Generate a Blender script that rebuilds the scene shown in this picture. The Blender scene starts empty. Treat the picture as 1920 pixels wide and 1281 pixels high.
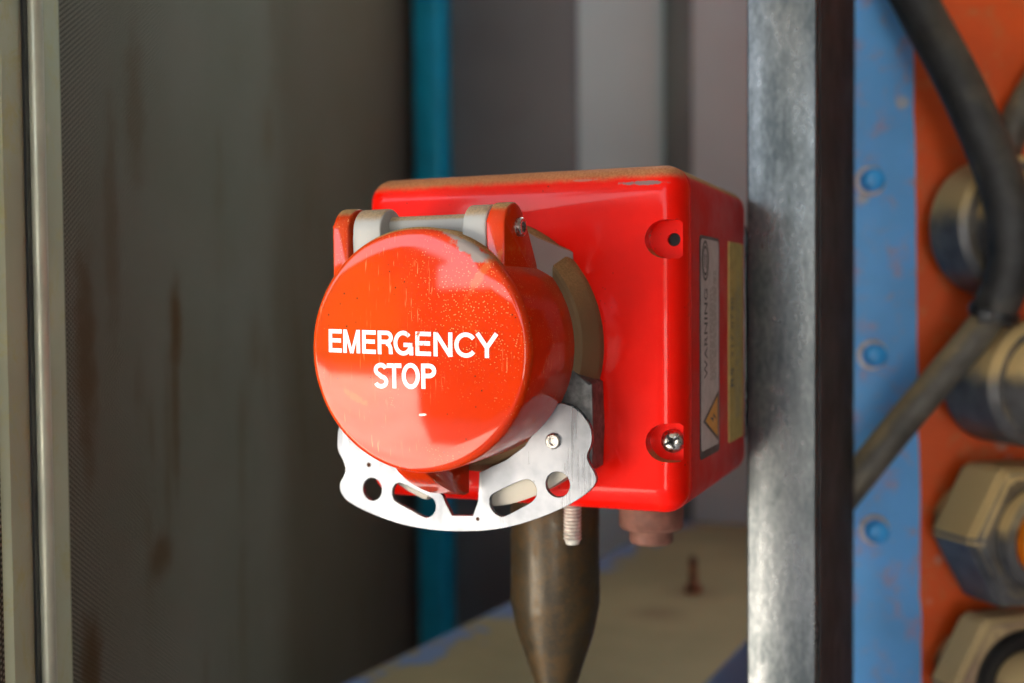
import bpy, bmesh, math, random
from mathutils import Vector, Matrix, noise as mnoise
from math import sin, cos, pi, radians, sqrt, atan2
random.seed(7)
S = bpy.context.scene
COL = S.collection
ZO = 1.2                                   # the box hangs 1.2 m above the ground

# ------------------------------------------------------------------ camera
CAMLOC = Vector((0.15769, -0.38231, 0.01325 + ZO))
yaw, pitch, roll = 0.40103, -0.03427, -0.00792
fw = Vector((-sin(yaw)*cos(pitch), cos(yaw)*cos(pitch), sin(pitch)))
rt = Vector((cos(yaw), sin(yaw), 0)); up = rt.cross(fw)
rt2 = rt*cos(roll) + up*sin(roll); up2 = -rt*sin(roll) + up*cos(roll)
cd = bpy.data.cameras.new('camera'); cam = bpy.data.objects.new('camera', cd); COL.objects.link(cam)
m = Matrix((rt2, up2, -fw)).transposed().to_4x4(); m.translation = CAMLOC
cam.matrix_world = m
cd.sensor_width = 36; cd.lens = 39.99; cd.clip_start = 0.01; cd.clip_end = 2000
cd.dof.use_dof = True; cd.dof.focus_distance = 0.366; cd.dof.aperture_fstop = 7.2
S.camera = cam

# ------------------------------------------------------------------ light
SUN_EL = radians(48); SUN_DIR = Vector((-0.52*cos(SUN_EL), -0.854*cos(SUN_EL), sin(SUN_EL)))
W = bpy.data.worlds.new('World'); S.world = W; W.use_nodes = True
nt = W.node_tree; bg = nt.nodes['Background']
sky = nt.nodes.new('ShaderNodeTexSky'); sky.sky_type = 'NISHITA'; sky.sun_disc = False
sky.sun_elevation = SUN_EL; sky.sun_rotation = atan2(SUN_DIR.x, SUN_DIR.y)
sky.air_density = 1.0; sky.dust_density = 1.5; sky.ozone_density = 1.0
nt.links.new(sky.outputs[0], bg.inputs[0]); bg.inputs[1].default_value = 0.05
sd = bpy.data.lights.new('sun', 'SUN'); sd.energy = 5.0; sd.angle = radians(0.5); sd.color = (1, .95, .86)
sun = bpy.data.objects.new('sun', sd); COL.objects.link(sun); sun.location = (-3, -5, 8)
sun.rotation_euler = (-SUN_DIR).to_track_quat('-Z', 'Y').to_euler()
vs = S.view_settings; vs.view_transform = 'Standard'; vs.look = 'None'; vs.gamma = 1; vs.exposure = 4.0
S.render.engine = 'CYCLES'

# ------------------------------------------------------------------ node helpers
class NT:
    def __init__(s, name, org=(0, 0, 0)):
        s.org = org
        s.m = bpy.data.materials.new(name); s.m.use_nodes = True; s.t = s.m.node_tree
        s.b = s.t.nodes['Principled BSDF']; s._co = None
    def n(s, typ, **k):
        x = s.t.nodes.new('ShaderNode'+typ)
        for a, v in k.items(): setattr(x, a, v)
        return x
    def put(s, sock, v):
        if isinstance(v, bpy.types.NodeSocket): s.t.links.new(v, sock)
        elif isinstance(v, (tuple, list)) and len(v) == 3 and sock.type == 'RGBA': sock.default_value = (*v, 1)
        else: sock.default_value = v
    def set(s, **k):
        for a, v in k.items(): s.put(s.b.inputs[a.replace('_', ' ')], v)
    @property
    def co(s):
        if s._co is None:
            a = s.n('VectorMath', operation='ADD'); s.put(a.inputs[0], s.n('TexCoord').outputs['Object'])
            a.inputs[1].default_value = s.org; s._co = a.outputs[0]
        return s._co
    def xyz(s):
        x = s.n('SeparateXYZ'); s.put(x.inputs[0], s.co); return x.outputs
    def map(s, scale=(1, 1, 1), rot=(0, 0, 0), loc=(0, 0, 0)):
        x = s.n('Mapping'); s.put(x.inputs[0], s.co); x.inputs[1].default_value = loc
        x.inputs[2].default_value = rot; x.inputs[3].default_value = scale; return x.outputs[0]
    def noise(s, scale, detail=4, rough=.55, vec=None, dist=0):
        x = s.n('TexNoise'); s.put(x.inputs['Vector'], vec or s.co); x.inputs['Scale'].default_value = scale
        x.inputs['Detail'].default_value = detail; x.inputs['Roughness'].default_value = rough
        x.inputs['Distortion'].default_value = dist; return x.outputs['Fac']
    def vor(s, scale, vec=None, feat='F1'):
        x = s.n('TexVoronoi', feature=feat); s.put(x.inputs['Vector'], vec or s.co); x.inputs['Scale'].default_value = scale
        return x.outputs['Distance']
    def math(s, op, a, b=0.0, c=0.0):
        x = s.n('Math', operation=op); s.put(x.inputs[0], a); s.put(x.inputs[1], b); s.put(x.inputs[2], c); return x.outputs[0]
    def ramp(s, v, lo, hi, a=0.0, b=1.0):
        x = s.n('MapRange', interpolation_type='SMOOTHSTEP'); s.put(x.inputs[0], v)
        for i, q in enumerate((lo, hi, a, b)): x.inputs[i+1].default_value = q
        return x.outputs[0]
    def mix(s, f, a, b):
        x = s.n('Mix', data_type='RGBA'); s.put(x.inputs[0], f); s.put(x.inputs[6], a); s.put(x.inputs[7], b); return x.outputs[2]
    def mul(s, a, b): return s.math('MULTIPLY', a, b)
    def upn(s):
        g = s.n('NewGeometry'); x = s.n('SeparateXYZ'); s.put(x.inputs[0], g.outputs['Normal']); return x.outputs[2]
    def bump(s, h, st=.3, d=.0005):
        x = s.n('Bump'); s.put(x.inputs['Height'], h); x.inputs['Strength'].default_value = st
        x.inputs['Distance'].default_value = d; s.put(s.b.inputs['Normal'], x.outputs[0]); return x
    def ell(s, cx, cz, rx, rz, ang=0, soft=.5, nz=0.6, nsc=420):
        """soft noisy elliptical patch in the XZ plane (a chip, a stain, or reflected light painted in)"""
        X = s.xyz(); dx = s.math('SUBTRACT', X[0], cx); dz = s.math('SUBTRACT', X[2], cz)
        c, q = cos(ang), sin(ang)
        u = s.math('ADD', s.mul(dx, c/rx), s.mul(dz, q/rx)); v = s.math('ADD', s.mul(dx, -q/rz), s.mul(dz, c/rz))
        d = s.math('SQRT', s.math('ADD', s.mul(u, u), s.mul(v, v)))
        d = s.math('ADD', d, s.mul(s.math('SUBTRACT', s.noise(nsc, 5, .65), .5), nz*4))
        return s.ramp(d, 1-soft/2, 1+soft/2, 1, 0)

EO = (0, .045, -.06)                        # base point of the red box, so patches can be placed from its centre
DUST = (.33, .205, .085)
def flat(name, color, rough=.5, metal=0.0, nz=.25, sc=60, bump=0.1, spec=.5):
    t = NT(name); f = t.noise(sc, 5)
    t.set(Base_Color=t.mix(t.ramp(f, .3, .7), tuple(c*(1-nz) for c in color), tuple(min(1, c*(1+nz*.6)) for c in color)),
          Roughness=t.ramp(t.noise(sc*1.7, 4), .3, .7, max(.02, rough-.08), min(1, rough+.1)), Metallic=metal, Specular_IOR_Level=spec)
    if bump: t.bump(t.noise(sc*8, 4), bump, .0003)
    return t.m

def paint(name, color, dust=1.0, rough=.22, chips=(), scratch=0.0, lo=.35, hi=.95, speck=.0, coat=.06, spec=.1, sheen_fade=None):
    t = NT(name, EO)
    nz = t.noise(45, 4); fine = t.noise(1400, 3)
    col = t.mix(t.ramp(nz, .3, .7), tuple(c*.9 for c in color), color)
    rgh = t.ramp(t.noise(90, 4), .3, .75, rough, rough+.14)
    if sheen_fade:
        fd = t.math('MAXIMUM', t.ell(-.036, .006, .020, .026, .2, 1.6, .35, 60), t.mul(t.ramp(t.noise(28, 4), .5, .75), .5))  # soft ellipse at left paints in reflected light; noise part is faded paint
        col = t.mix(t.mul(fd, .75), col, sheen_fade)
    if scratch:
        sv = t.noise(1500, 2, .5, t.map((1, 1, .04), (0, .6, 0)), .3); sv2 = t.noise(1300, 2, .5, t.map((1, 1, .05), (0, -.35, 0)), .3)
        sm = t.math('MAXIMUM', t.ramp(sv, .66, .72), t.ramp(sv2, .67, .73))
        sm = t.mul(sm, t.ramp(t.noise(70, 3), .45, .65)); sm = t.mul(sm, scratch)
        col = t.mix(sm, col, (.85, .42, .16)); rgh = t.math('ADD', rgh, t.mul(sm, .3))
    if speck:
        pat = t.math('MAXIMUM', t.mul(t.ramp(t.noise(60, 4, .7), .54, .7), .6), t.ell(.008, .012, .016, .02, .4, 1.2, .8, 160)) if sheen_fade else t.mul(t.ramp(t.noise(60, 4, .7), .52, .68), .7)
        sz = t.math('ADD', .10, t.mul(t.noise(300, 2), .2)); v = t.vor(1150); sp = t.mul(t.mul(t.math('LESS_THAN', v, sz), pat), speck)
        col = t.mix(sp, col, (.75, .42, .16))
        v = t.vor(330); sp = t.mul(t.ramp(v, .07, .12, 1, 0), t.ramp(t.noise(45, 2, .5, t.map((1, 1, 1), loc=(3, 1, 2))), .5, .6))
        col = t.mix(sp, col, (.10, .025, .01))
    for (cx, cz, rx, rz, an, cc, st) in chips:
        e = t.mul(t.ell(cx, cz, rx, rz, an), st); col = t.mix(e, col, cc); rgh = t.math('ADD', rgh, t.mul(e, .35))
    if dust:
        d = t.math('ADD', t.ramp(t.upn(), lo, hi), t.mul(t.math('SUBTRACT', t.noise(160, 5, .7), .5), .5))
        d = t.ramp(d, .15, .8); d = t.mul(d, t.ramp(t.upn(), -.02, .25))
        d = t.math('MINIMUM', t.mul(d, dust), 1.0)
        dc = t.mix(t.ramp(fine, .35, .65), tuple(c*.8 for c in DUST), tuple(c*1.25 for c in DUST))
        col = t.mix(d, col, dc); rgh = t.math('ADD', rgh, t.mul(d, .6))
        t.set(Coat_Weight=t.math('SUBTRACT', coat, t.mul(d, coat)))
    t.set(Base_Color=col, Roughness=rgh, Specular_IOR_Level=spec); t.b.inputs['Coat Roughness'].default_value = .05; t.b.inputs['Coat IOR'].default_value = 1.6
    t.bump(t.math('ADD', t.mul(t.noise(120, 3), 1.0), t.mul(fine, .12)), .06, .001)
    return t.m

M = {}
M['red'] = paint('red_paint', (.80, .0050, .0001), .8, .3, chips=[(.048, .0535, .0068, .0007, -.03, (.16, .15, .14), .9), (.026, .0555, .004, .0004, 0, (.3, .28, .26), .5)], lo=.12, hi=.95, speck=.12, coat=.2)
M['red_side'] = paint('red_housing_paint', (.60, .004, .002), 1.0, .45, lo=.3, hi=.8, coat=0.0, spec=.15)
M['cap'] = paint('cap_paint', (.48, .024, .0001), .95, .3, scratch=.45, speck=.5, coat=.5, spec=.03, sheen_fade=(.46, .055, .0005), chips=[
    (.0072, .0302, .0078, .0021, -.62, (.20, .19, .18), .95), (.0012, .0343, .004, .0009, -.4, (.24, .22, .2), .7),
    (-.0092, -.0222, .0011, .00042, .1, (.9, .85, .75), 1.0),
    (.0115, .0225, .0014, .0085, -.6, (.42, .17, .05), .35), (-.0335, -.0175, .0045, .0012, -.5, (.6, .1, .01), .6)], lo=.45, hi=1.0)
M['grey_cast'] = paint('grey_cast_metal', (.36, .365, .355), .75, .5, lo=.2, hi=.9, speck=.2)
M['flange'] = paint('dusty_flange', (.15, .095, .05), .6, .6, lo=-.1, hi=.9)
M['lip'] = paint('cream_cast_metal', (.56, .52, .44), .6, .5, speck=.5, spec=.2)
M['dark'] = flat('dark_metal', (.09, .09, .09), .4, .5, .6, 250, .3)
def alu():
    t = NT('bare_aluminium'); br = t.noise(260, 4, .6, t.map((1, 1, .06), (0, .4, 0)))
    col = t.mix(t.ramp(t.noise(80, 4), .3, .7), (.17, .182, .205), (.27, .282, .31))
    v = t.vor(110); sp = t.mul(t.ramp(v, .085, .115, 1, 0), t.ramp(t.noise(55, 2), .42, .48)); col = t.mix(sp, col, (.02, .008, .004))
    sc = t.ramp(t.noise(500, 1, .5, t.map((1, 1, .02), (0, -.75, 0))), .72, .75); col = t.mix(t.mul(sc, .5), col, (.4, .4, .42))
    t.set(Base_Color=col, Metallic=1.0, Roughness=t.ramp(br, .3, .7, .24, .42)); t.bump(br, .05, .0003); return t.m
M['alu'] = alu()
M['steel'] = flat('bright_steel', (.55, .53, .50), .28, 1.0, .3, 300, .1)
M['zinc'] = flat('zinc_thread', (.62, .60, .54), .4, .35, .3, 300, .1)
M['sideshade'] = flat('dark_side_shade', (.05, .05, .052), .75, 0, .3, 40, .1, .2)  # dark tone standing for shade on the post's right side
M['hole'] = flat('hole_dark', (.006, .006, .007), .8, 0, 0, 60, 0)
def galv():
    t = NT('galvanised_steel'); w = t.noise(55, 6, .7, t.map((1, 1, .35))); st = t.noise(140, 4, .6, t.map((1, 1, .05)))
    sp = t.noise(700, 3, .6, t.map((1, 1, .45)))
    f = t.math('ADD', t.mul(w, .6), t.math('ADD', t.mul(st, .25), t.mul(sp, .25)))
    col = t.mix(t.ramp(f, .43, .68), (.078, .092, .099), (.205, .217, .225))
    ds = t.mul(t.ramp(t.noise(130, 4, .7, t.map((1, 1, .3), loc=(5, 0, 1))), .64, .72), .7); col = t.mix(ds, col, (.07, .09, .08))
    t.set(Base_Color=col, Metallic=.75, Roughness=t.ramp(f, .4, .7, .36, .25)); t.bump(t.math('ADD', t.mul(sp, .5), t.math('ADD', t.mul(w, .35), t.mul(st, .3))), .26, .0006); return t.m
M['galv'] = galv()
def rusty():
    t = NT('dusty_bronzed_pipe'); r = t.noise(130, 6, .75)
    col = t.mix(t.ramp(r, .42, .62), (.048, .038, .023), (.085, .050, .017)); col = t.mix(t.mul(t.ramp(t.noise(1500, 2), .5, .7), .4), col, (.16, .09, .03))
    t.set(Base_Color=col, Metallic=.35, Roughness=t.ramp(r, .35, .65, .28, .55)); t.bump(r, .12, .0005); return t.m
M['pipe'] = rusty()
M['plug'] = flat('dusty_red_plastic', (.20, .085, .06), .75, 0, .3, 150, .3)
M['letter'] = None
def letters():
    t = NT('white_lettering', EO)
    w = t.mul(t.ramp(t.noise(420, 5, .75, t.map((1, 1, .5), (0, .5, 0))), .52, .58), t.ell(-.0082, .0035, .0055, .0042, 0, .8, .2, 300))
    w2 = t.mul(t.ramp(t.noise(1100, 2, .5, t.map((1, 1, .08), (0, .5, 0))), .69, .72), .6)
    t.set(Base_Color=t.mix(t.math('MAXIMUM', w, w2), (.74, .71, .69), (.62, .07, .01)), Roughness=.35); return t.m
M['letter'] = letters()
M['label'] = flat('label_white', (.50, .48, .47), .65, 0, .12, 200, 0, .15)
M['label_cream'] = flat('label_cream', (.46, .34, .12), .65, 0, .15, 200, 0, .15)
M['ink'] = flat('label_ink', (.03, .03, .03), .5, 0, 0, 60, 0)
M['ink_pale'] = flat('label_small_print', (.20, .18, .15), .5, 0, 0, 60, 0)
M['yellow'] = flat('label_yellow', (.62, .30, .012), .45, 0, .1, 200, 0)
def twotone(name, color, wear, rough=.4, dustc=(.35, .25, .13)):
    t = NT(name); col = t.mix(t.ramp(t.noise(14, 4), .3, .7), tuple(c*.8 for c in color), color)
    col = t.mix(t.mul(t.ramp(t.noise(60, 7, .75, dist=.4), .49, .66), .6), col, wear)
    v = t.vor(40); sp = t.mul(t.ramp(v, .10, .2, 1, 0), t.ramp(t.noise(9, 2), .52, .6)); col = t.mix(t.mul(sp, .7), col, (.6, .5, .42))
    t.set(Base_Color=col, Roughness=rough); t.bump(t.noise(120, 4), .15, .0006); return t.m
M['orange'] = twotone('orange_red_paint', (.88, .10, .001), (.66, .19, .06))
M['blue'] = twotone('sky_blue_paint', (.14, .47, .97), (.48, .25, .36))
M['boltblue'] = flat('bolt_blue', (.05, .40, .98), .35, 0, .2, 90, .1)
M['washer'] = flat('bare_washer', (.80, .66, .62), .5, .2, .3, 200, .2)
def grime(name, color, dust, lo, hi, rough=.55, metal=.0, dm=1.0):
    t = NT(name); u = t.upn()
    d = t.ramp(t.math('ADD', u, t.mul(t.math('SUBTRACT', t.noise(55, 4, .6), .5), .5)), lo, hi); d = t.mul(d, dm)
    col = t.mix(t.ramp(t.noise(70, 4), .3, .7), tuple(c*.6 for c in color), tuple(c*1.3 for c in color))
    col = t.mix(t.mul(t.ramp(t.noise(30, 4), .52, .7), .35), col, tuple(c*.6 for c in dust))
    t.set(Base_Color=t.mix(d, col, dust), Roughness=t.math('ADD', rough, t.mul(d, .35)), Metallic=metal); t.bump(t.noise(300, 3), .15, .0006); return t.m
M['fit'] = grime('grimy_fitting', (.10, .10, .105), (.66, .48, .22), -.1, .4, .4, .3)
M['fit_dusty'] = grime('dusty_brown_fitting', (.26, .17, .11), (.62, .46, .23), .0, .5, .6)
M['rubber'] = grime('dusty_rubber', (.026, .026, .027), (.30, .25, .17), .0, .9, .6, 0, .55)
M['rubber2'] = grime('dusty_grey_rubber', (.10, .09, .075), (.42, .31, .16), .2, .7, .55, 0, .9)
M['tie'] = flat('black_tie', (.015, .015, .016), .4)
M['brass'] = flat('orange_plastic', (.85, .22, .01), .35)
def meshmat():
    t = NT('perforated_sheet', (-.1716-.3603*.5, -.0443+.9328*.5, -ZO)); Q = t.xyz(); p = .0021
    al = t.math('ADD', t.mul(t.math('SUBTRACT', Q[0], -.1716), -.3603), t.mul(t.math('SUBTRACT', Q[1], -.0443), .9328)); X = (Q[0], al, Q[2])
    def cell(v, per, off): return t.math('SUBTRACT', t.math('FRACT', t.math('ADD', t.math('DIVIDE', v, per), off)), .5)
    def dd(off):
        a = t.mul(cell(X[1], p*1.732, off), p*1.732); b = t.mul(cell(X[2], p, off), p)
        return t.math('SQRT', t.math('ADD', t.mul(a, a), t.mul(b, b)))
    d = t.math('MINIMUM', dd(0.0), dd(.5)); hole = t.ramp(d, .00042, .00072, 1, 0)
    base = t.mix(t.ramp(t.noise(9, 4), .3, .7), (.054, .045, .025), (.076, .064, .047))
    base = t.mix(hole, base, (.31, .27, .22))
    st = t.ramp(t.noise(24, 5, .6, t.map((1, 1, .3), loc=(0, .3, .2))), .54, .70); base = t.mix(t.mul(st, .4), base, (.075, .042, .010))
    for (cy, cz, ry, rz, k) in ((.1263, .006, .009, .022, .95), (.1235, -.03, .006, .045, .7), (.0995, -.106, .014, .010, .75), (.0155, -.008, .010, .045, .75), (.0145, -.132, .010, .02, .85), (.075, .10, .012, .035, .4), (.045, .05, .008, .05, .4)):
        a = t.mul(t.math('SUBTRACT', X[1], cy), 1/ry); b = t.mul(t.math('SUBTRACT', X[2], cz), 1/rz)
        e = t.math('SQRT', t.math('ADD', t.mul(a, a), t.mul(b, b))); e = t.math('ADD', e, t.mul(t.math('SUBTRACT', t.noise(90, 4), .5), 1.2))
        base = t.mix(t.mul(t.ramp(e, .3, 1.5, 1, 0), k), base, (.075, .036, .009))
    far = t.ramp(t.math('ADD', X[1], t.mul(t.noise(6, 3), .08)), .33, .42); base = t.mix(t.mul(far, .55), base, (.060, .042, .020))
    t.set(Base_Color=base, Roughness=.75, Specular_IOR_Level=.12); t.bump(t.math('SUBTRACT', 1, hole), .3, .0008); return t.m
M['mesh'] = meshmat()
M['stile'] = twotone('door_frame_paint', (.46, .46, .31), (.42, .37, .14), .65)
M['rod'] = flat('pale_rod', (.55, .55, .43), .4, .3, .2, 20, 0)
M['teal'] = flat('teal_paint', (.0004, .33, .50), .5, 0, .2, 12, .05)
M['dgrey'] = flat('dark_grey_paint', (.125, .145, .148), .6, 0, .12, 6, .05)
M['lgrey'] = flat('light_grey_paint', (.44, .58, .61), .55, 0, .06, 4, .05)
M['seam'] = flat('grey_green_trim', (.11, .15, .142), .6, 0, .15, 8, .05)
def beam():
    t = NT('dusty_blue_steel', (-.15, .55, -.48)); X = t.xyz(); u = t.ramp(t.upn(), .4, .8)
    edge = t.math('SUBTRACT', X[0], t.mul(X[1], .099))            # distance from the left edge of the top
    ch = t.mul(t.ramp(t.math('ADD', edge, t.mul(t.math('SUBTRACT', t.noise(42, 3, .6), .5), .09)), -.262, -.252, 1, 0), t.ramp(t.noise(26, 3), .42, .5))
    dst = t.mix(t.ramp(t.noise(7, 5), .3, .7), (.165, .114, .044), (.225, .158, .066))
    for (cx, cy, r) in ((-.0886, .6095, .05), (-.10, .53, .05)):
        a = t.math('SUBTRACT', X[0], cx); b = t.math('SUBTRACT', X[1], cy); d = t.math('SQRT', t.math('ADD', t.mul(a, a), t.mul(b, b)))
        dst = t.mix(t.mul(t.ramp(t.math('ADD', d, t.mul(t.noise(30), .02)), .012, r, 1, 0), .55), dst, (.11, .045, .010))
    k = t.mul(u, t.math('SUBTRACT', 1, t.mul(ch, .9)))
    t.set(Base_Color=t.mix(k, (.085, .13, .24), dst), Roughness=.75); t.bump(t.noise(60, 4), .2, .001); return t.m
M['beam'] = beam()
M['rust'] = flat('rust', (.16, .06, .025), .8, 0, .5, 120, .4)
M['ground'] = flat('dry_ground', (.57, .525, .46), .95, 0, .2, 1.3, .3)
M['roof'] = flat('shade_roof_sheet', (.12, .11, .10), .6, 0, .2, 4, .1)
M['shed'] = flat('dark_shade_wall', (.045, .04, .035), .8, 0, .2, 4, .1)  # for the unseen wall added to block light at right
M['blocker'] = flat('brown_blocker', (.04, .032, .025), .9, 0, .3, 3, .2)

# ------------------------------------------------------------------ mesh helpers
def sharpen(bm, ang=32):
    for f in bm.faces: f.smooth = True
    for e in bm.edges:
        e.smooth = len(e.link_faces) == 2 and e.calc_face_angle(0) < radians(ang)
def root_of(o):
    while o.parent: o = o.parent
    return o
def obj(name, bm, mat, parent=None, loc=None, ang=32, kind=None):
    """bm is in scene coordinates around the box centre; becomes a mesh object"""
    org = Vector(loc) if loc is not None else (root_of(parent).location - Vector((0, 0, ZO)) if parent else Vector((0, 0, 0)))
    bmesh.ops.recalc_face_normals(bm, faces=bm.faces); sharpen(bm, ang)
    bmesh.ops.translate(bm, verts=bm.verts, vec=-org)
    me = bpy.data.meshes.new(name); bm.to_mesh(me); bm.free(); me.materials.append(mat)
    o = bpy.data.objects.new(name, me); COL.objects.link(o)
    if parent: o.parent = parent
    else: o.location = org + Vector((0, 0, ZO))
    if kind: o['kind'] = kind
    return o
def thing(name, label, cat, loc, group=None):
    o = bpy.data.objects.new(name, None); COL.objects.link(o); o.empty_display_size = .02
    o.location = Vector(loc) + Vector((0, 0, ZO)); o['label'] = label; o['category'] = cat
    if group: o['group'] = group
    return o
def tag(o, label, cat, group=None):
    o['label'] = label; o['category'] = cat
    if group: o['group'] = group
    return o
def box(bm, a, b, bev=0, seg=2, mat=None):
    vs = [bm.verts.new((x, y, z)) for x in (a[0], b[0]) for y in (a[1], b[1]) for z in (a[2], b[2])]
    fs = [bm.faces.new([vs[i] for i in q]) for q in ((0,1,3,2),(4,6,7,5),(0,4,5,1),(2,3,7,6),(0,2,6,4),(1,5,7,3))]
    if bev:
        es = list({e for f in fs for e in f.edges})
        r = bmesh.ops.bevel(bm, geom=es, offset=bev, segments=seg, profile=.5, affect='EDGES')
        vs = list({v for v in bm.verts if v.is_valid and v in set(r['verts'])} | {v for v in vs if v.is_valid})
    if mat: bmesh.ops.transform(bm, matrix=mat, verts=[v for v in vs if v.is_valid])
    return vs
def prism(bm, poly, f0, f1, bev=0, seg=2):
    """poly: 2D points, f0/f1 map a 2D point to 3D on the near and far side"""
    A = [bm.verts.new(f0(p)) for p in poly]; B = [bm.verts.new(f1(p)) for p in poly]; n = len(poly)
    a = bm.faces.new(A); b = bm.faces.new(B[::-1])
    for i in range(n): bm.faces.new((A[i], A[(i+1) % n], B[(i+1) % n], B[i]))
    if bev: bmesh.ops.bevel(bm, geom=list(a.edges)+list(b.edges), offset=bev, segments=seg, profile=.5, affect='EDGES')
def lathe(bm, prof, M4=Matrix(), n=64, ph=0):
    """prof: (radius, height) along local z"""
    rings = []
    for r, h in prof:
        if r < 1e-7: rings.append([bm.verts.new(M4 @ Vector((0, 0, h)))])
        else: rings.append([bm.verts.new(M4 @ Vector((r*cos(2*pi*i/n+ph), r*sin(2*pi*i/n+ph), h))) for i in range(n)])
    for a, b in zip(rings, rings[1:]):
        for i in range(n):
            j = (i+1) % n
            if len(a) == 1 and len(b) == 1: continue
            if len(a) == 1: bm.faces.new((a[0], b[j], b[i]))
            elif len(b) == 1: bm.faces.new((a[i], a[j], b[0]))
            else: bm.faces.new((a[i], a[j], b[j], b[i]))
    if len(rings[0]) > 1: bm.faces.new(rings[0][::-1])
    if len(rings[-1]) > 1: bm.faces.new(rings[-1])
def axis(p, d, roll=0):
    q = Vector(d).normalized().to_track_quat('Z', 'Y').to_matrix().to_4x4() @ Matrix.Rotation(roll, 4, 'Z')
    q.translation = Vector(p); return q
def tube(bm, pts, r, n=20, sub=10, wob=0):
    P = [Vector(p) for p in pts]; P = [2*P[0]-P[1]] + P + [2*P[-1]-P[-2]]; path = []
    for i in range(1, len(P)-2):
        for k in range(sub):
            t = k/sub; a, b, c, d = P[i-1:i+3]
            path.append(.5*((2*b)+(c-a)*t+(2*a-5*b+4*c-d)*t*t+(3*b-a-3*c+d)*t**3))
    path.append(P[-2]); rings = []; nrm = None
    for i, p in enumerate(path):
        tg = (path[min(i+1, len(path)-1)]-path[max(i-1, 0)]).normalized()
        nrm = (nrm - tg*nrm.dot(tg)).normalized() if nrm else tg.orthogonal().normalized()
        bi = tg.cross(nrm); rr = r(i/(len(path)-1)) if callable(r) else r
        rings.append([bm.verts.new(p+rr*(nrm*cos(2*pi*k/n)+bi*sin(2*pi*k/n))) for k in range(n)])
    for a, b in zip(rings, rings[1:]):
        for k in range(n): bm.faces.new((a[k], a[(k+1) % n], b[(k+1) % n], b[k]))
    bm.faces.new(rings[0][::-1]); bm.faces.new(rings[-1])
NB = bmesh.new
def XZ(y): return lambda p: (p[0], y, p[1])
def YZ(x): return lambda p: (x, p[0], p[1])
def arc(cx, cy, r, a0, a1, n=12): return [(cx+r*cos(radians(a0+(a1-a0)*i/n)), cy+r*sin(radians(a0+(a1-a0)*i/n))) for i in range(n+1)]
def smooth_poly(pts, n=6):
    """closed Catmull-Rom through the points"""
    out = []; N = len(pts)
    for i in range(N):
        a, b, c, d = [Vector(pts[(i+k-1) % N]) for k in range(4)]
        for k in range(n):
            t = k/n; q = .5*((2*b)+(c-a)*t+(2*a-5*b+4*c-d)*t*t+(3*b-a-3*c+d)*t**3); out.append((q.x, q.y))
    return out
def rrect(hw, hh, r, n=8):
    return arc(hw-r, hh-r, r, 0, 90, n)+arc(-hw+r, hh-r, r, 90, 180, n)+arc(-hw+r, -hh+r, r, 180, 270, n)+arc(hw-r, -hh+r, r, 270, 360, n)
def boolean(bm, cutters):
    """cut closed bmeshes out of bm; returns a new bmesh"""
    me = bpy.data.meshes.new('t'); bmesh.ops.recalc_face_normals(bm, faces=bm.faces); bm.to_mesh(me); bm.free()
    o = bpy.data.objects.new('t', me); COL.objects.link(o); tmp = []
    for c in cutters:
        cm = bpy.data.meshes.new('c'); bmesh.ops.recalc_face_normals(c, faces=c.faces); c.to_mesh(cm); c.free()
        co = bpy.data.objects.new('c', cm); COL.objects.link(co); tmp.append(co)
        md = o.modifiers.new('b', 'BOOLEAN'); md.object = co; md.operation = 'DIFFERENCE'; md.solver = 'EXACT'
    dg = bpy.context.evaluated_depsgraph_get(); r = bpy.data.meshes.new_from_object(o.evaluated_get(dg))
    out = NB(); out.from_mesh(r)
    for x in tmp+[o]: bpy.data.objects.remove(x)
    return out

# ------------------------------------------------------------------ setting (the unseen roof, walls and building are added to shade and reflect)
bm = NB(); v = [bm.verts.new(p) for p in ((-150, -150, -ZO), (150, -150, -ZO), (150, 150, -ZO), (-150, 150, -ZO))]; bm.faces.new(v)
obj('ground', bm, M['ground'], kind='structure')
bm = NB(); box(bm, (-1.9, -6.0, 1.30), (1.25, .52, 1.36)); box(bm, (-1.9, -6.03, .95), (1.25, -5.97, 1.36))  # unseen roof and fascia added to cut sky; left short to light the bay
tag(obj('shade_roof', bm, M['roof'], loc=(-.5, 0, 1.3)), 'unseen grey roof added to shade the machine and the red box', 'roof')
bm = NB(); box(bm, (1.0, -2.2, -ZO), (1.04, 1.3, 1.297))  # unseen wall added to keep light off right-hand faces
tag(obj('shade_wall', bm, M['shed'], loc=(1.02, -.4, -ZO)), 'unseen dark wall added to block light right of the machine', 'wall')
bm = NB(); box(bm, (-2.9, -5.9, -ZO), (1.15, -5.6, .60))  # unseen wall added to darken reflections and light from the front
tag(obj('blocker_wall', bm, M['blocker'], loc=(-.9, -5.75, -ZO)), 'unseen low brown wall added to darken reflections and front light', 'wall')

bm = NB(); prism(bm, [(-26, -14), (-8.2, -14), (-8.2, -18), (-26, -18)], lambda p: (p[0], p[1], -ZO), lambda p: (p[0], p[1], 3.0)); box(bm, (-26.3, -18.3, 3.004), (-7.9, -13.6, 3.2))  # unseen building added to hide the low sky at left
tag(obj('sky_blocker', bm, M['blocker'], loc=(-17, -16, -ZO)), 'unseen long brown building added to hide low sky at left', 'shed')

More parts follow.
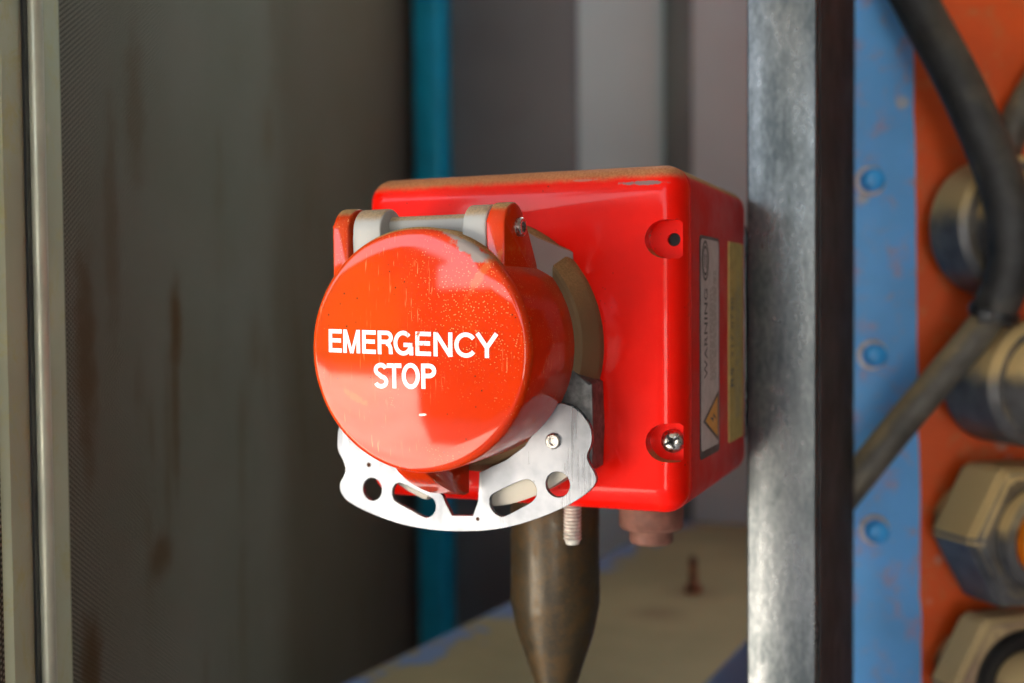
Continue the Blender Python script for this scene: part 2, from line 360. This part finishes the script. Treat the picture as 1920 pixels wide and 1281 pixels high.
# ------------------------------------------------------------------ back of the bay
bk = thing('wall_panel', 'light grey painted sheet wall with a narrow trim strip, behind the red box', 'wall', (-.0, 1.0, -ZO))
bm = NB(); box(bm, (-.3337, 1.0, -ZO), (.99, 1.03, 1.298)); obj('sheet', bm, M['lgrey'], bk)
bm = NB(); box(bm, (-.2179, .985, -ZO), (-.1842, .998, 1.298), .003); obj('trim_strip', bm, M['seam'], bk)
bm = NB(); box(bm, (-.5085, .985, -ZO), (-.3345, 1.028, 1.298), .002); box(bm, (-.72, 1.0315, -ZO), (-.3345, 1.05, 1.298))  # second box added behind the post to stop light leaking past the door
tag(obj('dark_panel', bm, M['dgrey'], loc=(-.43, 1.0, -ZO)), 'dark grey upright panel between the teal post and the light grey wall, with an added light-stopping box behind', 'panel')
bm = NB(); box(bm, (-.548, .955, -ZO), (-.511, 1.03, 1.298), .004)
tag(obj('corner_post', bm, M['teal'], loc=(-.55, .99, -ZO)), 'narrow teal painted upright post at the end of the perforated door', 'post')
DA = Vector((-.1716, -.0443, 0)); DE = Vector((-.3603, .9328, 0)); DN = Vector((.9328, .3603, 0))     # the door stands open at an angle
def dbox(bm, s0, s1, z0, z1, o0, o1, bev=0):
    Mx = Matrix(((DN.x, DE.x, 0, DA.x), (DN.y, DE.y, 0, DA.y), (0, 0, 1, 0), (0, 0, 0, 1)))
    box(bm, (o0, s0, z0), (o1, s1, z1), bev, 2, Mx)
dr = thing('perforated_door', 'dark perforated metal door with grey frame and pale rod, stained with rust', 'door', DA+DE*.5+Vector((0, 0, -ZO)))
bm = NB(); dbox(bm, -.0085, 1.1531, -1.12, 1.22, -.003, 0); obj('perforated_sheet', bm, M['mesh'], dr)
bm = NB(); dbox(bm, -.068, -.0575, -1.12, 1.22, -.003, 0); obj('perforated_sheet', bm, M['mesh'], dr)
bm = NB(); dbox(bm, -.0563, -.0094, -1.15, 1.25, -.005, .003, .001); obj('frame_stile', bm, M['stile'], dr)
bm = NB(); dbox(bm, -.0416, -.0386, -1.14, 1.24, .0031, .0040); obj('seal_strip', bm, M['tie'], dr)
bm = NB(); q = DA-DE*.0362+DN*.0055; tube(bm, [q+Vector((0, 0, -1.13)), q, q+Vector((0, 0, 1.23))], .0028, 16, 2); obj('rod', bm, M['rod'], dr)
bm = NB(); dbox(bm, -.068, 1.118, -1.16, -1.122, -.005, .003, .001); obj('bottom_rail', bm, M['stile'], dr)
bm = NB(); tilt = .099
tp = [(-.2557, .262), (-.1896, .93), (.012, .95), (-.028, .262)]
prism(bm, tp, lambda p: (p[0], p[1], -.2468), lambda p: (p[0], p[1], -.48), .004)
bs = thing('steel_ledge', 'dusty tan topped steel ledge with chipped blue edge behind the pipe', 'ledge', (-.15, .55, -.48))
obj('body', bm, M['beam'], bs)
for x, y in ((-.21, .30), (-.06, .30), (-.15, .85), (-.03, .85)): bm = NB(); box(bm, (x-.02, y-.02, -ZO), (x+.02, y+.02, -.482)); obj('support_leg', bm, M['dgrey'], bs)
bm = NB(); pr = [(.0, -.2465), (.0075, -.2465), (.0075, -.240), (.0042, -.2395)]
for i in range(7): pr += [(.0042, -.2385+i*.0035), (.0033, -.2368+i*.0035)]
pr += [(.0, -.2135)]
lathe(bm, pr, Matrix.Translation((-.0886, .6095, 0)), 20); obj('threaded_stud', bm, M['rust'], bs)

# ------------------------------------------------------------------ steel post
bm = NB(); box(bm, (.0612, .0995, -ZO), (.0901, .228, 1.298), .0012, 3)
post = obj('steel_post', bm, M['galv'], loc=(.0757, .16, -ZO))
bm = NB(); box(bm, (.0902, .1035, -ZO), (.0912, .2275, 1.297), .0003); obj('side_shade_strip', bm, M['sideshade'], post)  # dark strip added to make the post's right side look shaded
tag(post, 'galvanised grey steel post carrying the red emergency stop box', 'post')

# ------------------------------------------------------------------ emergency stop box
E = thing('emergency_stop_box', 'red emergency stop box with round flip cap and white lettering on steel post', 'emergency stop', (0, .045, -.06))
HW, HH, CR = .0614, .06, .0085
def ring_layers(bm, layers, cap0=True, cap1=True):
    rings = [[bm.verts.new((x, y, z)) for x, z in rrect(hw, hh, r)] for (y, hw, hh, r) in layers]
    for a, b in zip(rings, rings[1:]):
        n = len(a)
        for i in range(n): bm.faces.new((a[i], a[(i+1) % n], b[(i+1) % n], b[i]))
    if cap0: bm.faces.new(rings[0][::-1])
    if cap1: bm.faces.new(rings[-1])
bm = NB(); R = .0088; lay = []
for i in range(9):
    a = pi/2*i/8; ins = R*(1-sin(a)); lay.append((-.008+R*(1-cos(a)), HW-ins, HH-ins, max(.0012, CR-ins*.85)))
lay.append((.0016, HW, HH, CR))
ring_layers(bm, lay)
cuts = []
for sx in (1, -1):
    for cz in (.0343, -.0349):
        c = NB(); cx = .0556*sx; rr = .0066
        pl = [(cx-sx*0+rr*cos(a)*1.12, cz+rr*sin(a)) for a in [pi/2+pi*i/16 for i in range(17)]] if sx > 0 else [(cx+rr*cos(a)*1.12, cz+rr*sin(a)) for a in [-pi/2+pi*i/16 for i in range(17)]]
        ex = .0603*sx; pl = pl+[(ex-sx*.001, cz-rr*sx), (ex, cz-sx*(rr-.001)), (ex, cz+sx*(rr-.001)), (ex-sx*.001, cz+sx*rr)]
        prism(c, pl, XZ(-.02), XZ(-.0018), 0); cuts.append(c)
        if (sx, cz) != (1, -.0349):
            c = NB(); lathe(c, [(.0023, -.003), (.0023, .003)], axis((.0568*sx, -.0015, cz), (0, 1, 0)), 20)
lid_bm = boolean(bm, cuts)
hc = []
for sx, cz in ((1, .0343), (-1, .0343), (-1, -.0349)):
    c = NB(); lathe(c, [(.0023, -.004), (.0023, .0025)], axis((.0568*sx, -.0015, cz), (0, 1, 0)), 20); hc.append(c)
lid_bm = boolean(lid_bm, hc)
lid = obj('lid', lid_bm, M['red'], E, ang=38)
for sx, cz in ((1, .0343), (-1, .0343), (-1, -.0349)):
    bm = NB(); lathe(bm, [(0, -.0002), (.00226, -.0002), (.00226, .0003), (0, .0003)], axis((.0568*sx, .0002, cz), (0, 1, 0)), 20)
    obj('screw_hole', bm, M['hole'], lid)
bm = NB(); ring_layers(bm, [(.0016, HW-.0012, HH-.0012, CR-.001), (.0031, HW-.0012, HH-.0012, CR-.001)]); obj('gasket', bm, M['tie'], E)
bm = NB(); ring_layers(bm, [(.0029, HW-.0006, HH-.0006, CR), (.0034, HW, HH, CR), (.097, HW-.0006, HH-.0006, CR), (.0990, HW-.0015, HH-.0015, CR-.001)])
obj('housing', bm, M['red_side'], E, ang=38)
bm = NB(); box(bm, (-.04, .0993, -.045), (.0609, .105, .045), .001)
obj('mounting_plate', bm, M['galv'], E)
bm = NB(); ax = axis((.0563, -.0018, -.0347), (0, -1, 0))
lathe(bm, [(.0041, 0), (.0041, .0010), (.0036, .0021), (.0024, .0029), (.0015, .0031), (.0015, .0016), (0, .0016)], ax, 28)
scr = obj('screw', bm, M['steel'], E)
bm = NB()
for k in range(2): box(bm, (-.0026, -.00045, .0023), (.0026, .00045, .00315), mat=ax @ Matrix.Rotation(.5+k*pi/2, 4, 'Z'))
obj('screw_slot', bm, M['hole'], scr)

# cap, centre axis through (AX, AZ) along y
AX, AZ, CAPR = -.0121, -.0018, .0395
YAX = axis((AX, 0, AZ), (0, -1, 0))
DOME = .0016
def dome_y(x, z):
    r = sqrt((x-AX)**2+(z-AZ)**2); return -(.0606+DOME*(1-min(1, r/.0369)**2))
bm = NB(); prof = [(0, .0606+DOME)]+[(.0369*k/9, .0606+DOME*(1-(k/9)**2)) for k in range(1, 10)]
prof += [(.0369+.0026*sin(pi/2*k/6), .0606-.0026*(1-cos(pi/2*k/6))-.0002*k/6) for k in range(1, 7)]
prof += [(.0395, .040), (.0393, .0206), (.0378, .0206), (.0378, .024), (0, .024)]
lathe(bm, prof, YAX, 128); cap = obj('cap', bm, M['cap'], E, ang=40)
bm = NB(); tabp = [(-.022, -.036), (-.058, -.036), (-.0575, -.0400)]+[(-.0547, -.0424), (-.0490, -.0456), (-.0436, -.0481), (-.038, -.0504), (-.033, -.0521), (-.028, -.0533), (-.0245, -.0537), (-.0225, -.0535), (-.0222, -.052)]
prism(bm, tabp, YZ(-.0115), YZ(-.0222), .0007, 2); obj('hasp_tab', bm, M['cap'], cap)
ear = arc(-.0475, .0366, .0086, 165, 10, 14)+[(-.0286, .0257), (-.026, .018), (-.0562, .018), (-.0562, .038)]
for x0, x1 in ((.0109, .0172), (-.0452, -.0391)):
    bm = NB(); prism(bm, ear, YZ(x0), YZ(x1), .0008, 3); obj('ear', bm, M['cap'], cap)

# lettering on the cap
def ribbon(bm, pts, w, closed, place, lift):
    P = [Vector(p) for p in pts]; N = len(P); L = []; Rr = []
    for i in range(N):
        a = P[(i-1) % N] if closed or i else None; c = P[(i+1) % N] if closed or i < N-1 else None; b = P[i]
        d1 = (b-a).normalized() if a is not None else (c-b).normalized(); d2 = (c-b).normalized() if c is not None else d1
        n1 = Vector((-d1.y, d1.x)); n2 = Vector((-d2.y, d2.x)); mi = (n1+n2).normalized(); k = w/2/max(.35, mi.dot(n1))
        L.append(bm.verts.new(place(b+mi*k, lift))); Rr.append(bm.verts.new(place(b-mi*k, lift)))
    for i in range(N if closed else N-1):
        j = (i+1) % N; bm.faces.new((L[i], L[j], Rr[j], Rr[i]))
def sub(p, q, n=6): return [(p[0]+(q[0]-p[0])*i/n, p[1]+(q[1]-p[1])*i/n) for i in range(n+1)]
def el(cx, cy, rx, ry, a0, a1, n=22): return [(cx+rx*cos(radians(a0+(a1-a0)*i/n)), cy+ry*sin(radians(a0+(a1-a0)*i/n))) for i in range(n+1)]
def glyph(c, w, s):
    """strokes in a box w wide and 1 high, stroke width s"""
    h = s/2
    if c == 'E': return [sub((h, 0), (h, 1)), sub((s, 1-h), (w, 1-h)), sub((s, .52), (w*.94, .52)), sub((s, h), (w, h))]
    if c == 'M': return [sub((h, 0), (h, 1)), sub((w-h, 0), (w-h, 1)), sub((s*.62, .98), (w/2-s*.04, .0)), sub((w-s*.62, .98), (w/2+s*.04, .0))]
    if c == 'N': return [sub((h, 0), (h, 1)), sub((w-h, 0), (w-h, 1)), sub((h*1.1, .97), (w-h*1.1, .03))]
    if c == 'R': return [sub((h, 0), (h, 1)), [(s, 1-h)]+el(w-.30, .72, .30-h, .28-h, 90, -90, 14)+[(s, .44+h)], [(w-.30, .44+h*.4), (w-.17, .40), (w-h-.02, .28), (w-h-.01, .02)]]
    if c == 'P': return [sub((h, 0), (h, 1)), [(s, 1-h)]+el(w-.32, .71, .32-h, .29-h, 90, -90, 14)+[(s, .42+h)]]
    if c == 'G': return [el(w/2, .5, w/2-h, .52-h, 42, 335, 28), sub((w*.52, .43), (w-.02, .43), 3), sub((w-h*.9, .0), (w-h*.9, .36), 4)]
    if c == 'C': return [el(w/2, .5, w/2-h, .52-h, 38, 322, 28)]
    if c == 'O': return [('c', el(w/2, .5, w/2-h, .52-h, 0, 360*31/32, 31))]
    if c == 'S': return [el(w/2, .735, w/2-h-.01, .285-h, 18, 262, 16)[:-1]+el(w/2, .265, w/2-h, .285-h, 82, -162, 18)]
    if c == 'T': return [sub((0, 1-h), (w, 1-h)), sub((w/2, 0), (w/2, 1-s))]
    if c == 'Y': return [[(h*.6, 1), (w/2, .42)], [(w-h*.6, 1), (w/2, .42)], sub((w/2, 0), (w/2, .47), 4)]
bm = NB(); lf = 0
def text(word, spans, H, z0, slope, x0):
    global lf
    for ch, (a, b) in zip(word, spans):
        for gi, g in enumerate(glyph(ch, (b-a)/H, .18)):
            cl = g[0] == 'c'; pts = g[1] if cl else g
            lf = (lf+1) % 6; li = .00006+.000008*lf
            def place(q, l, a=a):
                x = a+q.x*H; z = z0+slope*(x-x0)+q.y*H; return (x, dome_y(x, z)-l, z)
            ribbon(bm, pts, .145 if ch == 'M' and gi > 1 else .18, cl, place, li)
mm = lambda L: [(a*.001, b*.001) for a, b in L]
text('EMERGENCY', mm([(-44.1, -38.9), (-38.3, -31.8), (-31.0, -25.8), (-25.1, -19.5), (-19.2, -12.2), (-11.3, -5.8), (-4.9, 1.6), (2.3, 10.1), (9.6, 16.8)]), .0076, -.0026, -.022, -.044)
text('STOP', mm([(-26.8, -21.4), (-21.8, -16.5), (-16.4, -9.9), (-9.4, -4.1)]), .0080, -.0140, .008, -.027)
obj('lettering', bm, M['letter'], cap)

# base flange, hinge bracket, pin
bm = NB(); lathe(bm, [(0, .0205), (.0410, .0205), (.0420, .0200), (.0454, .0130), (.0457, .0115), (.0457, .0082), (0, .0082)], YAX, 96)
obj('flange', bm, M['flange'], E, ang=25)
boss = arc(-.0468, .0368, .0080, 195, 40, 14)+[(-.036, .038), (-.0202, .030), (-.0202, .020), (-.0545, .020)]
bm = NB(); lathe(bm, [(.0033, -.0279), (.0033, .0020)], axis((0, -.0455, .0389), (1, 0, 0)), 24); hb = obj('hinge_rod', bm, M['grey_cast'], E)
for x0, x1 in ((.0019, .0101), (-.0383, -.0278)): bm = NB(); prism(bm, boss, YZ(x0), YZ(x1), .0007, 3); obj('hinge_boss', bm, M['grey_cast'], E)
for s in (1, -1):
    bm = NB()
    fx = (lambda v: v) if s > 0 else (lambda v: 2*AX-v-.0037)
    SEC = [(-.0405, .0165, .0378), (-.0295, .0171, .0354), (-.0084, .0225, .0311)]
    rings = []
    for (y, xr, zt) in SEC: rings.append([bm.verts.new((fx(a), y, c)) for a, c in ((.0060, zt+.0006), (xr-.0012, zt+.0004), (xr, zt-.0006), (xr, .0205), (.0060, .020))])
    for q0, q1 in zip(rings, rings[1:]):
        for i in range(5): bm.faces.new((q0[i], q0[(i+1) % 5], q1[(i+1) % 5], q1[i]))
    bm.faces.new(rings[0]); bm.faces.new(rings[-1][::-1])
    obj('hinge_cheek', bm, M['grey_cast'], E)
bm = NB(); PA = axis((0, -.0450, .0374), (1, 0, 0))
lathe(bm, [(.0031, .0168), (.0031, .0186), (.0027, .0191), (.0019, .0191), (.0019, .0176), (0, .0176)], PA, 28); obj('hinge_pin', bm, M['steel'], E); bm = NB()
lathe(bm, [(0, -.0472), (.0030, -.0470), (.0038, -.0462), (.0038, -.0450), (0, -.0450)], PA, 28)
obj('hinge_pin', bm, M['steel'], E)

for a0, a1, ro in ((230, 252, .0588), (276, 313, .0571)):
    bm = NB(); lip = arc(AX, AZ, ro, a0, a1, 16)+arc(AX, AZ, .0465, a1, a0, 16)
    prism(bm, lip, XZ(-.0190), XZ(-.0083), .001, 2); obj('flange_lip', bm, M['lip'], E)

# lockout plate
outl = [(-63.6, -31.2), (-64.6, -37.0), (-64.3, -40.8), (-62.3, -44.2), (-61.3, -47.5), (-62.2, -50.2), (-63.7, -53.0), (-63.1, -56.6), (-59.3, -59.9), (-50.3, -63.3), (-37.2, -66.4), (-24.3, -67.4), (-11.7, -66.9), (.5, -65.1), (12.5, -61.4), (24.3, -56.1), (31.9, -51.2), (35.4, -47.4), (35.4, -44.5), (33.3, -40.9), (32.5, -38.2), (33.9, -34.7), (34.2, -31.1), (33.1, -27.4), (29.5, -23.2), (25.2, -21.2), (22.0, -21.0)]
outl = smooth_poly([(-60, -27.0)]+outl+[(19.5, -23.0)], 4)[4:-7]
inner = [(14.8, -29.1), (9.8, -36.0), (3.0, -41.0), (-7.3, -45.9), (-7.9, -56.0), (-9.9, -61.2), (-18.0, -61.7), (-20.6, -57.2), (-21.6, -54.9), (-22.6, -54.0), (-23.4, -46.2), (-32, -41.5), (-40, -36), (-46, -30), (-50, -25), (-54, -22.4), (-58, -22.8), (-61.5, -26.5)]
plate = outl+[(a, b) for a, b in inner]
holes = [[(-50.1+3.9*cos(a), -54.2+4.15*sin(a)) for a in [2*pi*k/28 for k in range(28)]], [(21.9+4.35*cos(a), -48.5+4.35*sin(a)) for a in [2*pi*k/28 for k in range(28)]],
         smooth_poly([(-41.8, -54.0), (-40.6, -51.9), (-38.3, -51.3), (-32.5, -53.4), (-26.3, -55.8), (-24.7, -57.3), (-24.5, -59.8), (-26.0, -62.2), (-28.9, -63.0), (-34.5, -60.7), (-40.4, -58.2), (-41.7, -56.2)], 4),
         smooth_poly([(-3.4, -55.9), (-2.6, -53.5), (3, -50.4), (9.1, -47.7), (11.8, -47.6), (13.8, -49.4), (14.2, -52.2), (12.4, -54.9), (8, -57.5), (3.6, -59.9), (1.0, -60.8), (-1.6, -59.7), (-3.1, -57.8)], 4)]
cu = bpy.data.curves.new('c', 'CURVE'); cu.dimensions = '2D'; cu.fill_mode = 'BOTH'; cu.extrude = .00085; cu.bevel_depth = .00015; cu.bevel_resolution = 0; cu.offset = -.00015
for pl in [plate]+holes:
    sp = cu.splines.new('POLY'); sp.points.add(len(pl)-1); sp.use_cyclic_u = True
    for i, (a, b) in enumerate(pl): sp.points[i].co = (a*.001, b*.001, 0, 1)
co = bpy.data.objects.new('c', cu); COL.objects.link(co); dg = bpy.context.evaluated_depsgraph_get()
me = bpy.data.meshes.new_from_object(co.evaluated_get(dg)); bpy.data.objects.remove(co)
bm = NB(); bm.from_mesh(me); bmesh.ops.remove_doubles(bm, verts=bm.verts, dist=1e-6)
bmesh.ops.transform(bm, matrix=Matrix.Translation((0, -.0224, 0)) @ Matrix.Rotation(pi/2, 4, 'X'), verts=bm.verts)
lp = obj('lockout_plate', bm, M['alu'], E, ang=8); lp['label'] = 'bright bare aluminium plate with slots and holes below the cap'
bm = NB(); lathe(bm, [(.0027, 0), (.0027, .0006), (.0022, .0011), (.0014, .0011), (.0014, .0003), (0, .0003)], axis((.0205, -.0236, -.0338), (0, -1, 0)), 28)
obj('rivet', bm, M['steel'], lp)
bm = NB(); prism(bm, [(.012, -.012), (.0190, -.004), (.0256, -.0091), (.0335, -.0142), (.0336, -.030), (.0334, -.043), (.028, -.0465), (.012, -.036)], XZ(-.0206), XZ(-.0081), .0012, 2)
obj('plate_bracket', bm, M['dark'], E)

# fittings under the box
bm = NB(); pr = [(0, -.0595), (.0034, -.0595)]
for i in range(11): pr += [(.0034, -.0600-i*.00128), (.0029, -.0606-i*.00128)]
pr += [(.0024, -.0748), (0, -.0750)]
lathe(bm, pr, Matrix.Translation((.0168, .005, 0)), 28); obj('threaded_stud', bm, M['zinc'], E)
bm = NB(); lathe(bm, [(0, -.0590), (.0128, -.0590), (.0130, -.0600), (.0130, -.0768), (.0122, -.0780), (.0088, -.0784), (.0088, -.0832), (.0080, -.0840), (0, -.0840)], Matrix.Translation((.0306, .06, 0)), 48)
obj('blanking_plug', bm, M['plug'], E)

# labels on the side
def txt(bm, s, size, y, z, x=.06165, bold=0, sx=1.0):
    """print running upwards on the side face, tops towards the front"""
    fc = bpy.data.curves.new('f', 'FONT'); fc.body = s; fc.size = size; fc.offset = bold; fc.resolution_u = 3; fc.space_character = 1.06
    o = bpy.data.objects.new('f', fc); COL.objects.link(o); me = bpy.data.meshes.new_from_object(o.evaluated_get(bpy.context.evaluated_depsgraph_get()))
    bpy.data.objects.remove(o)
    mt = Matrix(((0, 0, 1, x), (0, -1, 0, y), (1, 0, 0, z), (0, 0, 0, 1))) @ Matrix.Diagonal((sx, 1, 1, 1))
    me.transform(mt); bm.from_mesh(me)
def lab(bm, y0, y1, z0, z1, x0=.0608, x1=.06158, r=.002):
    prism(bm, [(a+(y0+y1)/2, b+(z0+z1)/2) for a, b in rrect((y1-y0)/2, (z1-z0)/2, r, 4)], YZ(x1), YZ(x0))
def rect(bm, y0, y1, z0, z1, x): bm.faces.new([bm.verts.new(p) for p in ((x, y0, z0), (x, y1, z0), (x, y1, z1), (x, y0, z1))])
bm = NB(); lab(bm, .0156, .0464, -.0437, .0368); wl = obj('warning_label', bm, M['ink'], E); wl['label'] = 'white bordered warning label with yellow triangle'
bm = NB(); lab(bm, .0170, .0450, -.0408, .0356, x1=.06163); obj('label_face', bm, M['label'], wl)
bm = NB(); txt(bm, 'WARNING', .0070, .0262, -.0148, .06172, .0001, .93)
for cy, ry, rz, k in ((.0232, .0050, .0068, 1), (.0232, .0036, .0050, 0)):
    ribbon(bm, [(cy+ry*cos(a), .0278+rz*sin(a)) for a in [2*pi*i/32 for i in range(32)]], .0011, True, lambda q, l: (.06172+l, q.x, q.y), .00001*k)
rect(bm, .0215, .0225, .0255, .0302, .06172); rect(bm, .0240, .0250, .0250, .0300, .06172)
tri = [(.0440, -.0205), (.0194, -.0302), (.0440, -.0398)]
bm.faces.new([bm.verts.new((.06170, a, b)) for a, b in tri])
obj('print', bm, M['ink'], wl)
bm = NB(); c = (.0364, -.0302); bm.faces.new([bm.verts.new((.06176, c[0]+(a-c[0])*.80, c[1]+(b-c[1])*.80)) for a, b in tri]); obj('warning_triangle', bm, M['yellow'], wl)
bm = NB(); bm.faces.new([bm.verts.new((.06182, a, b)) for a, b in ((.0300, -.0296), (.0350, -.0318), (.0352, -.0298), (.0405, -.0312), (.0352, -.0282), (.0348, -.0300))]); obj('bolt_symbol', bm, M['ink'], wl)
def fine(bm, y, z0, z1, h, x):
    z = z0
    while z < z1:
        w = random.uniform(.0008, .0032); rect(bm, y, y+h, z, min(z+w, z1), x); z += w+random.uniform(.0004, .0009)
bm = NB()
for y in (.0305, .0333, .0361, .0389): fine(bm, y, -.016, random.uniform(.014, .026), .0012, .06172)
obj('small_print', bm, M['ink_pale'], wl)
bm = NB(); lab(bm, .0640, .0905, -.0430, .0366, r=.0006); rl = obj('rating_label', bm, M['label_cream'], E); rl['label'] = 'dusty yellowed label printed with a part number'
bm = NB(); txt(bm, 'RS', .0075, .0715, -.0215, .06164, .00025); txt(bm, '217-0740', .0060, .0712, -.0095, .06164, .0001); obj('print', bm, M['ink'], rl)
bm = NB()
for y in (.0755, .079, .0825): fine(bm, y, -.034, random.uniform(.016, .028), .0013, .06164)
obj('small_print', bm, M['ink_pale'], rl)

# conduit pipe below
bm = NB(); lathe(bm, [(0, -.0607), (.0172, -.0607), (.0181, -.066), (.0181, -.0905), (.0183, -.1090), (.0178, -.1115), (.0160, -.1210), (.0090, -.1420), (.0078, -.150), (.0074, -.160), (.0074, -ZO), (0, -ZO)], Matrix.Translation((-.0072, .05, 0)), 56)
tag(obj('conduit_pipe', bm, M['pipe'], loc=(-.0072, .05, -ZO), ang=20), 'tapered brown metal pipe standing straight below the red box', 'pipe')

# ------------------------------------------------------------------ machine panel on the right
tl = radians(20); PO = Vector((.0915, .290, 0)); PN = Vector((sin(tl), -cos(tl), 0)); PU = Vector((cos(tl), sin(tl), 0))
def pp(u, z, off): return PO+PU*u+PN*off+Vector((0, 0, z))
def pbox(bm, u0, u1, z0, z1, o0, o1, bev=0):
    Mx = Matrix(((PU.x, PN.x, 0, PO.x), (PU.y, PN.y, 0, PO.y), (0, 0, 1, 0), (0, 0, 0, 1)))
    box(bm, (u0, o0, z0), (u1, o1, z1), bev, 2, Mx)
mp = thing('machine_panel', 'orange red machine panel with a sky blue bolted strip at its left', 'panel', pp(.15, -ZO, 0))
bm = NB(); pbox(bm, -.04, .46, -1.15, 1.1, -.02, 0); obj('red_panel', bm, M['orange'], mp)
bm = NB(); N = 150; A = []
for i in range(N+1):
    z = -1.1+2.15*i/N; A.append((.0274-.0166*(z) +.0016*mnoise.noise(Vector((0, 0, z*45)))+.0010*mnoise.noise(Vector((3, 0, z*120))), z))
poly = [(-.039, -1.1)]+A+[(-.039, 1.05)]
prism(bm, poly, lambda p: pp(p[0], p[1], .0012), lambda p: pp(p[0], p[1], .0002)); obj('blue_strip', bm, M['blue'], mp)
bolt0 = None
for k, z in enumerate((.0800, -.0180, -.1175, .198, -.217)):
    u = .0009+(.0800-z)*.014
    if bolt0 is None:
        bm = NB(); lathe(bm, [(.0086, -.0005), (.0086, .0010), (.0078, .0026), (0, .0026)], axis(pp(0, 0, .0012), PN), 24)
        bolt0 = obj('bolt', bm, M['washer'], mp); b = bolt0
        bm = NB(); lathe(bm, [(.0066, .0024), (.0066, .0080), (.0060, .0096), (.0045, .0106), (.0022, .0111), (0, .0112)], axis(pp(0, 0, .0012), PN), 24)
        hd = obj('bolt_head', bm, M['boltblue'], bolt0)
    else:
        b = bolt0.copy(); COL.objects.link(b); b.parent = mp; h2 = hd.copy(); COL.objects.link(h2); h2.parent = b
    b.location = PU*u+Vector((0, 0, z))

FO = Vector((.0915, .262, 0)); FD = Vector((sin(radians(40)), -cos(radians(40)), 0)); FU = Vector((cos(radians(40)), sin(radians(40)), 0))   # the fittings lean out to the right
def fp(u, z, off): return FO+FU*u+FD*off+Vector((0, 0, z))
def fitting(label, u, z, R, o0, o1, kind, col, roll=0.0, ring=True):
    base = fp(u, z, 0); t = thing('hose_fitting', label, 'hose fitting', base, 'hydraulic fittings on the red panel')
    bm = NB(); ax = axis(fp(u, z, 0), FD, roll); n = 6 if kind == 'hex' else 48
    L = o1-o0
    lathe(bm, [(0, o0), (R*.93, o0), (R, o0+L*.06), (R, o1-L*.10), (R*.90, o1), (0, o1)], ax, n, 0)
    if kind == 'hex': bmesh.ops.bevel(bm, geom=bm.edges[:], offset=R*.045, segments=3, affect='EDGES')
    obj('nut' if kind == 'hex' else 'body', bm, M[col], t)
    bm = NB(); lathe(bm, [(R*.55, -.02), (R*.55, o0+.001)], ax, 32); obj('stem', bm, M[col], t)
    return t, ax
g = 'dusty round hydraulic fitting partly behind the black hose, topmost on the panel'
t, ax = fitting(g, .073, .052, .0375, .008, .036, 'round', 'fit')
bm = NB(); lathe(bm, [(.0285, .0362), (.0285, .040), (.026, .046), (.020, .050), (.018, .070), (0, .070)], ax, 48); obj('collar', bm, M['fit'], t)
t, ax = fitting('dark bulky hydraulic fitting below the cable tie, second from top', .078, -.032, .034, .008, .050, 'round', 'fit')
bm = NB(); lathe(bm, [(.027, .0502), (.025, .058), (.021, .064), (0, .064)], ax, 48); obj('collar', bm, M['fit'], t)
t, ax = fitting('large hexagonal hydraulic nut with orange ring, third from top', .076, -.113, .0425, .012, .048, 'hex', 'fit', radians(0))
bm = NB(); lathe(bm, [(.0275, .0482), (.0285, .050), (.0275, .056), (.023, .057), (.023, .051), (0, .051)], ax, 48); obj('collar', bm, M['fit'], t)
bm = NB(); lathe(bm, [(.0195, .0512), (.0200, .060), (.0175, .062), (.0165, .0515)], ax, 40); obj('ring', bm, M['brass'], t)
t, ax = fitting('brown dusty hexagonal nut with tan tube, lowest on the panel', .077, -.196, .042, .010, .034, 'hex', 'fit_dusty', 0)
bm = NB(); lathe(bm, [(.0300, .0342), (.0310, .037), (.0300, .041), (.0255, .0415), (.0240, .036), (0, .036)], ax, 48); obj('collar', bm, M['tie'], t)
bm = NB(); lathe(bm, [(.0195, .0362), (.0200, .060), (.0185, .066), (.0150, .068), (.014, .105), (0, .105)], ax, 40); obj('tube', bm, M['fit_dusty'], t)

bm = NB(); tube(bm, [(.085, .262, .245), (.1036, .2539, .2021), (.1207, .2598, .1654), (.1381, .2549, .1296), (.1536, .2547, .0928), (.1626, .252, .0649), (.1657, .2526, .0431), (.1629, .256, .0215), (.1554, .2575, .0023)], .0113, 24)
tag(obj('hose', bm, M['rubber'], loc=(.1554, .2575, .0023)), 'thick black rubber hose sweeping down across the red panel', 'hose')
bm = NB(); tube(bm, [(.1604, .2635, .0133), (.1516, .2600, -.002), (.1337, .2520, -.0256), (.1131, .2460, -.0522), (.0924, .2395, -.0803), (.0737, .2392, -.1064), (.05, .245, -.14)], .0085, 20)
tag(obj('hose', bm, M['rubber2'], loc=(.0924, .2386, -.0803)), 'thinner dusty grey hose slanting down left behind the steel post', 'hose')
bm = NB(); tube(bm, [(.215, .33, .19), (.1905, .3105, .1496), (.1733, .3021, .1207), (.1640, .3030, .099), (.160, .3150, .0803), (.158, .325, .06)], .0087, 20)
tag(obj('hose', bm, M['rubber2'], loc=(.1733, .3021, .1207)), 'short dusty hose rising to the right behind the black hose', 'hose')
bm = NB()
lathe(bm, [(.0118, -.002), (.0127, -.002), (.0127, .002), (.0118, .002)], axis((.1575, .2572, .0062), (-.35, .1, -1)), 32)
box(bm, (.150, .238, .001), (.157, .246, .008), .001)
tag(obj('cable_tie', bm, M['tie'], loc=(.1575, .2572, .0062)), 'black cable tie strapped round the hoses where they meet', 'cable tie')
